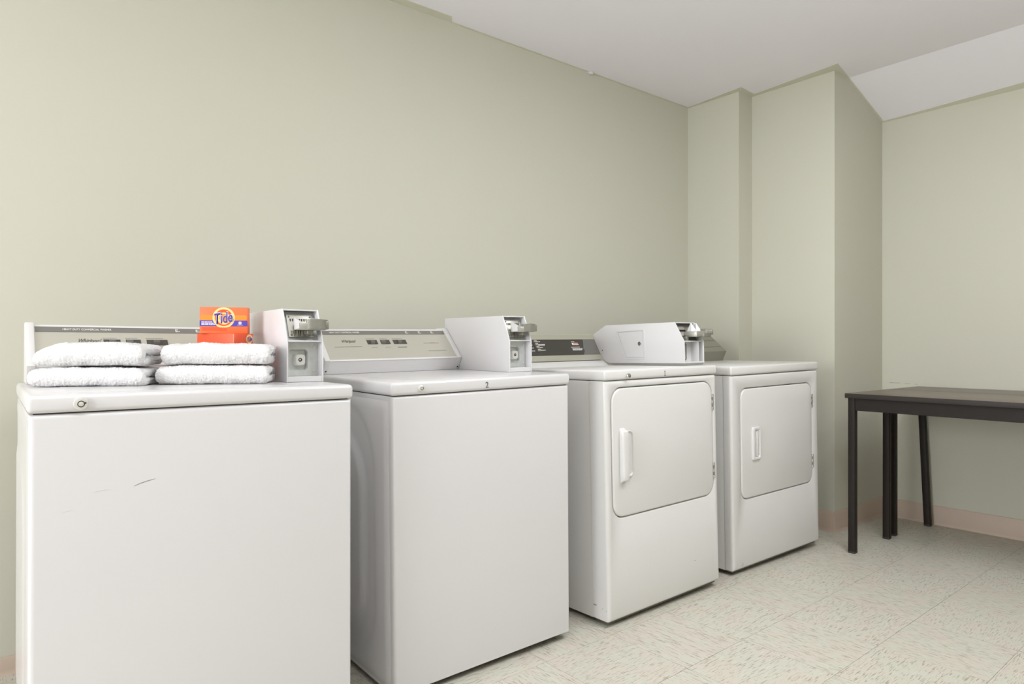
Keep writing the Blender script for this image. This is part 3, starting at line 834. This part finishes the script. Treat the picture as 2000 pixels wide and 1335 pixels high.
part('paint_chip', 'scratch', d1, lambda bm: (box(bm, -0.0004, 0.001, 0.062, 0.078, 0.047, 0.052), box(bm, -0.0004, .001, .012, .015, .040, .043), box(bm, -0.0004, .001, .030, .034, .043, .045)))

# second dryer, nearer the corner
d2, door2, zt2 = dryer(Q['D2'], 'white dryer nearest the corner with small recessed door pull', 0.0415, (0.070, 0.682, 0.311, 0.809), 0.70, 'enamel_old', 0.045)
w_, hl_, lt_ = Q['D2'][6:]
lid2 = top_lid(d2, w_, 0.71, hl_, lt_, 'enamel_old')
c2 = part('console', 'brushed_dark', d2, prism, [(0.538, zt2 + .0004), (0.514, zt2 + .054), (0.626, zt2 + .147), (0.690, zt2 + .147), (0.695, zt2 + .0004)], 'x', 0.020, 0.712, 0.001, 1)
c2['label'] = 'dull grey metal control console'
for s0 in (0.25, 0.62):
    a = Vector((0, 0.514, zt2 + .054)); b_ = Vector((0, 0.626, zt2 + .147)); dd_ = (b_ - a)
    nn = Vector((0, -dd_.z, dd_.y)).normalized()
    p0, p1 = a + dd_ * s0, a + dd_ * (s0 + .03)
    part('console_line', 'stripe', c2, prism, [((p + nn * l).y, (p + nn * l).z) for p, l in ((p0, .0001), (p1, .0001), (p1, .0007), (p0, .0007))], 'x', 0.022, 0.70)
hp = part('handle', 'plastic_white', door2, lambda bm: loft(bm, [
    [(p[0], .001, p[1]) for p in rrect(0.151, 0.214, 0.480, 0.631, .006)],
    [(p[0], -.0085, p[1]) for p in rrect(0.152, 0.213, 0.481, 0.630, .006)],
    [(p[0], -.0105, p[1]) for p in rrect(0.154, 0.211, 0.483, 0.628, .006)],
    [(p[0], -.0105, p[1]) for p in rrect(0.166, 0.206, 0.490, 0.621, .005)],
    [(p[0], -.0010, p[1]) for p in rrect(0.172, 0.203, 0.496, 0.612, .005)]]))
hp['label'] = 'small white recessed door pull'
part('pull_bar', 'plastic_white', hp, box, 0.180, 0.1925, -.0098, -.0008, 0.4965, 0.6105, .002, 2)
mark('paint_chip', d2, [(0.070, 0.012), (0.0725, 0.018), (0.074, 0.026)], 0.006, 'dark')

# ------------------------------------------------------------------ towels on the left washer
def local_w1(p):
    q = Q['W1']
    R_ = Matrix.Rotation(q[5], 3, 'Z') @ Matrix.Rotation(q[4], 3, 'Y') @ Matrix.Rotation(q[3], 3, 'X')
    return Vector(q[:3]) + R_ @ Vector(p)
ZT1 = Q['W1'][7] + Q['W1'][8] + 0.0012
ROTZ = math.radians(-27)

def towel(label, fl, W, D, H, base, seed, hmap, lay=0.5):
    """folded terry towel: thick sheet folded once, the round fold to the front"""
    loc = local_w1((fl[0], fl[1], ZT1 + base))
    rng = random.Random(seed)
    nx = 150
    gap = 0.0003
    def section(f):
        hs = hmap(f)
        h = H * hs
        endr = min(f, 1 - f) * W
        sh = math.sqrt(max(0.0, 1 - (1 - min(1, endr / 0.016)) ** 2))       # rounded towel ends
        pts = []
        R_ = h / 2
        nD = 56
        for i in range(nD + 1):                                             # top from back to front
            y = D - (D - R_) * i / nD; pts.append((y, h))
        for i in range(1, 32):
            a = math.pi * i / 32; pts.append((R_ - R_ * math.sin(a) * 1.0, h / 2 + R_ * math.cos(a)))
        for i in range(nD + 1):
            y = R_ + (D - R_) * i / nD; pts.append((y, 0))
        for i in range(1, 4):
            a = math.pi * i / 4; pts.append((D + .006 * math.sin(a), h * .25 - (h * .25 - gap) * math.cos(a)))
        g0 = h * lay
        for i in range(nD // 2 + 1):
            y = D - (D - R_ * 1.1) * i / (nD // 2); pts.append((y, g0 - gap))
        for i in range(nD // 2 + 1):
            y = R_ * 1.1 + (D - R_ * 1.1) * i / (nD // 2); pts.append((y, g0 + gap))
        for i in range(1, 4):
            a = math.pi * i / 4; pts.append((D + .006 * math.sin(a), h * .75 - (h * .25 - gap) * math.cos(a)))
        cy, cz = D / 2, h / 2
        k = 0.55 + 0.45 * sh
        return [(cy + (y - cy) * (0.94 + .06 * sh), cz + (z - cz) * k) for y, z in pts]
    bm = bmesh.new(); loops = []
    for i in range(nx + 1):
        f = i / nx
        f2 = f
        sec = section(f2)
        loops.append([(W * f2, y, z) for y, z in sec])
    loft(bm, loops)
    bmesh.ops.recalc_face_normals(bm, faces=bm.faces[:])
    bm.normal_update()
    sv = Vector((seed * 3.1, seed * 1.7, seed * 0.9))
    for v in bm.verts:
        p = v.co.copy(); n_ = v.normal.copy()
        low = noise.noise(p * 16 + sv) * 0.0036 + noise.noise(p * 45 + sv) * 0.0016
        fine = noise.noise(p * 360 + sv) * 0.0020 + noise.noise(p * 190 + sv) * 0.0014
        v.co = p + n_ * (low + fine)
        if v.co.z < 0.0004: v.co.z = 0.0004 + abs(fine) * .3
    o = finish(bm, 'folded_towel', 'towel', None, ang=180)
    o.location = loc
    o.rotation_euler = (Q['W1'][3], Q['W1'][4], Q['W1'][5] + ROTZ)
    tag(o, label, 'towel', 'folded white towels')
    return o

bump = lambda f, a, b_: a + (b_ - a) * math.sin(math.pi * f)
LF = (0.008, 0.350); RF = (0.268, 0.270)
towel('folded white terry towel, lower one of the left pile', LF, 0.258, 0.155, 0.047, 0.0, 1, lambda f: bump(f, .90, 1.02))
towel('folded white terry towel, upper one of the left pile', (LF[0] + .010, LF[1] + .004), 0.248, 0.155, 0.0540, 0.0505, 2, lambda f: .66 + .40 * (1 - (1 - min(1, f / .36)) ** 2) - .10 * max(0, (f - .70) / .30) ** 1.5)
towel('folded white terry towel, lower one of the right pile beside coin box', RF, 0.276, 0.136, 0.049, 0.0, 3, lambda f: bump(f, .97, 1.0))
towel('folded white terry towel, upper one of the right pile under view of orange box', (RF[0] + .014, RF[1] - .004), 0.264, 0.136, 0.0530, 0.0520, 4, lambda f: bump(f, .95, 1.02))

# ------------------------------------------------------------------ detergent cartons behind the right pile
def carton(label, centre, rotz, w, d, h, m):
    root = thing('detergent_box', label, 'box', centre, (0, 0, rotz), 'orange detergent boxes')
    part('carton', m, root, box, -w / 2, w / 2, -d / 2, d / 2, 0, h, 0.0012, 2)
    return root

def emblem(root, cx, cz, y, r, squash=1.0, rot=(math.pi / 2, 0, 0), full=True):
    """round detergent emblem on a plane with normal -y: yellow disc, orange swirl, blue word with white edge"""
    def disc(name, m, rr, lift, par, ox=0, oz=0, sq=1.0):
        return part(name, m, par, lambda bm: loft(bm, [[(cx + ox + p[0], y - lift + .0003, cz + oz + p[1] * sq) for p in circ(0, 0, rr, 40)], [(cx + ox + p[0], y - lift, cz + oz + p[1] * sq) for p in circ(0, 0, rr, 40)]]))
    em = disc('emblem', 'yellow', r, .0004, root)
    disc('emblem_field', 'orange_deep', r * .80, .0008, em, 0, 0)
    disc('emblem_glow', 'yellow', r * .58, .0010, em, r * .02, -r * .08)
    disc('emblem_core', 'orange_light', r * .40, .0012, em, r * .02, -r * .02)
    tilt = (math.pi / 2, math.radians(-9), 0)
    text('word_outline', 'Tide', 'print_white', em, (cx, y - .0013, cz), tilt, width=r * 1.74, height=r * 1.12, shear=0.28, ext=.0003, offset=0.035)
    text('word', 'Tide', 'blue', em, (cx, y - .0017, cz), tilt, width=r * 1.60, height=r * 1.02, shear=0.28, ext=.0003, offset=0.018)
    return em

# lower carton stands on the lid, turned so that two faces show
LZ = 0.1365
lc = local_w1((0.484, 0.428, ZT1))
lower = carton('plain orange detergent box behind the right towel pile, standing under another', lc, -YAW + math.radians(-20), 0.134, 0.078, LZ, 'orange_deep')
def edge_line(bm):
    box(bm, 0.134 / 2 - .0012, 0.134 / 2 + .0005, -0.078 / 2 - .0005, -0.078 / 2 + .0012, 0.002, LZ - .002)
part('corner_edge', 'carton_edge', lower, edge_line)
em_root = lower
def side_emblem(bm, rr, lift):
    loft(bm, [[(0.067 + lift - .0003, .024 + p[0], LZ - .0155 + p[1]) for p in circ(0, 0, rr, 30)], [(0.067 + lift, .024 + p[0], LZ - .0155 + p[1]) for p in circ(0, 0, rr, 30)]])
e1 = part('emblem', 'yellow', lower, side_emblem, .0135, .0004)
part('emblem_ring', 'print_white', e1, side_emblem, .0105, .0006)
part('emblem_field', 'orange_light', e1, side_emblem, .0092, .0008)
text('word_outline', 'Tide', 'print_white', e1, (0.067 + .0008, .024, LZ - .0155), (math.pi / 2, math.radians(-8), math.pi / 2), width=.0215, height=.0125, shear=.28, offset=.035)
text('word', 'Tide', 'blue', e1, (0.067 + .0012, .024, LZ - .0155), (math.pi / 2, math.radians(-8), math.pi / 2), width=.0195, height=.0115, shear=.28, offset=.018)

UW, UH, UD = 0.130, 0.0765, 0.045
uc = local_w1((0.484, 0.430, ZT1 + LZ + .0004))
upper = carton('orange detergent box with round blue-lettered emblem, topmost above the towels', uc, -YAW + math.radians(14), UW, UD, UH, 'orange')
yf_ = -UD / 2
part('blue_band', 'blue', upper, box, -UW / 2 + .0003, UW / 2 - .0003, yf_ - .0003, yf_ + .001, UH * .275, UH * .495)
part('amber_bloom', 'orange_light', upper, lambda bm: (loft(bm, [[(p[0], yf_ - a, p[1]) for p in rrect(-UW / 2 + .002, UW / 2 - .002, UH * .51, UH * .70, .006)] for a in (-.001, .0002)])))
em = emblem(upper, 0.0, UH * .60, yf_, UH * .395)
bm = bmesh.new(); print_lines(bm, -UW / 2 + .005, 0, .038, .0024, 3, (.8, .9, 1)); 
o = finish(bm, 'fine_print', 'print_white', upper, smooth=False); o.location = (0, yf_ - .0004, UH * .435); o.rotation_euler = (math.pi / 2, 0, 0)
part('size_badge', 'print_white', upper, lambda bm: (ring(bm, UW * .34, UH * .40, yf_, yf_ - .0006, .0048, .0040, 20), knob(bm, UW * .34, UH * .40, yf_, yf_ - .0006, .0030, 16, .0002), box(bm, UW * .34 - .008, UW * .34 + .008, yf_ - .0006, yf_, UH * .315, UH * .327)))
bm = bmesh.new(); print_lines(bm, -UW / 2 + .006, 0, .075, .0016, 4)
o = finish(bm, 'fine_print', 'orange_deep', upper, smooth=False); o.location = (0, yf_ - .0003, UH * .22); o.rotation_euler = (math.pi / 2, 0, 0)

# ------------------------------------------------------------------ the two dark tables in the corner
def table(label, x0, x1, y0, y1, zt, legs, m_top='table_top'):
    root = thing('folding_table', label, 'table', ((x0 + x1) / 2, (y0 + y1) / 2, 0), group='dark tables in the corner')
    cx, cy = (x0 + x1) / 2, (y0 + y1) / 2
    L_ = lambda x, y: (x - cx, y - cy)
    hx, hy = (x1 - x0) / 2, (y1 - y0) / 2
    part('table_top', m_top, root, box, -hx + .002, hx - .002, -hy + .002, hy - .002, zt - 0.016, zt, .0012, 2)
    part('edge_band', 'table_edge', root, lambda bm: (box(bm, -hx, -hx + .004, -hy, hy, zt - .0235, zt - .0006, .0015, 2), box(bm, hx - .004, hx, -hy, hy, zt - .0235, zt - .0006, .0015, 2),
                                                      box(bm, -hx + .003, hx - .003, -hy, -hy + .004, zt - .0235, zt - .0006, .0015, 2), box(bm, -hx + .003, hx - .003, hy - .004, hy, zt - .0235, zt - .0006, .0015, 2)))
    for a in ((-hx + .012, -hx + .030, -hy + .02, hy - .045), (hx - .030, hx - .012, -hy + .02, hy - .045), (-hx + .045, hx - .045, hy - .034, hy - .016), (-hx + .045, hx - .045, -hy + .016, -hy + .034)):
        part('apron', 'black_metal', root, box, *a, zt - .084, zt - .0162, .0012, 1)
    for (tx, ty, bx_, by_) in legs:
        s = .0165
        (ax, ay), (cx_, cy_) = L_(tx, ty), L_(bx_, by_)
        def lg(bm):
            loft(bm, [[(p[0], p[1], z) for p in rrect(ox - s, ox + s, oy - s, oy + s, .003, 2)] for ox, oy, z in ((cx_, cy_, 0.004), (ax, ay, zt - .0163))])
        l = part('leg', 'black_metal', root, lg)
        part('leg_cap', 'rubber', l, lambda bm: loft(bm, [[(p[0], p[1], z) for p in rrect(cx_ - s * k_, cx_ + s * k_, cy_ - s * k_, cy_ + s * k_, .003, 2)] for z, k_ in ((0.0004, .95), (0.0045, 1.03), (.010, 1.03))]))
    return root
TZ = 0.7915
table('dark table with black legs, nearer of two pushed together in the corner', 3.368, 3.834, 0.33, 1.552, TZ,
      [(3.394, 1.524, 3.394, 1.524), (3.786, 1.522, 3.786, 1.522), (3.394, .36, 3.394, .36), (3.786, .36, 3.786, .36)])
table('dark table with black legs, standing along the right wall', 3.838, 4.288, 0.34, 1.556, TZ - .001,
      [(3.880, 1.528, 3.880, 1.528), (4.262, 1.528, 4.238, 1.484), (3.880, .37, 3.880, .37), (4.262, .37, 4.262, .37)])

# ------------------------------------------------------------------ added window and lamps out of frame, invented to light the room
win = part('added_window_1', 'lamp_body', None, lambda bm: (box(bm, XL, XL + .03, .10, 1.70, .66, .72), box(bm, XL, XL + .03, .10, 1.70, 2.28, 2.34),
                                                   box(bm, XL, XL + .03, .10, .16, .72, 2.28), box(bm, XL, XL + .03, 1.64, 1.70, .72, 2.28), box(bm, XL, XL + .03, .885, .915, .72, 2.28)))
structure(win)  # unseen window made up to go with the side light
for y0_ in (.16, .915):
    part('pane', 'plastic_white', win, box, XL + .004, XL + .012, y0_, y0_ + .725, .72, 2.28)
pend = thing('added_globe_light', 'added globe fill light hanging from the ceiling out of view', 'lamp', (FILL_GLOBE[0], FILL_GLOBE[1], 0))
part('rod', 'lamp_body', pend, lambda bm: loft(bm, [[(p[0], p[1], z) for p in circ(0, 0, .006, 10)] for z in (FILL_GLOBE[2] + .22, ZC + .002)]))
part('globe', 'globe_glow', pend, lambda bm: loft(bm, [[(p[0], p[1], FILL_GLOBE[2] + .15 * math.cos(math.pi * k / 16)) for p in circ(0, 0, max(.004, .15 * math.sin(math.pi * k / 16)), 32)] for k in range(17)]))
part('cap', 'lamp_body', pend, lambda bm: loft(bm, [[(p[0], p[1], z) for p in circ(0, 0, r, 24)] for z, r in ((FILL_GLOBE[2] + .135, .075), (FILL_GLOBE[2] + .165, .072), (FILL_GLOBE[2] + .225, .02))]))
for FILL_PANEL, lab in zip(FILL_PANELS, ('added flat fill light on the ceiling above the viewer', 'added flat fill light on the ceiling before the dryers')):
    panl = thing('added_ceiling_panel', lab, 'lamp', (FILL_PANEL[0], FILL_PANEL[1], 0), group='added ceiling fill panels')
    part('housing', 'lamp_body', panl, box, -.62, .62, -.32, .32, FILL_PANEL[2] + .006, ZC + .002, .004, 1)
    part('diffuser', 'panel_glow', panl, box, -.592, .592, -.292, .292, FILL_PANEL[2] + .003, FILL_PANEL[2] + .008)
    part('rim', 'lamp_body', panl, lambda bm: (box(bm, -.62, .62, -.32, -.29, FILL_PANEL[2] - .006, FILL_PANEL[2] + .006), box(bm, -.62, .62, .29, .32, FILL_PANEL[2] - .006, FILL_PANEL[2] + .006), box(bm, -.62, -.59, -.29, .29, FILL_PANEL[2] - .006, FILL_PANEL[2] + .006), box(bm, .59, .62, -.29, .29, FILL_PANEL[2] - .006, FILL_PANEL[2] + .006)))
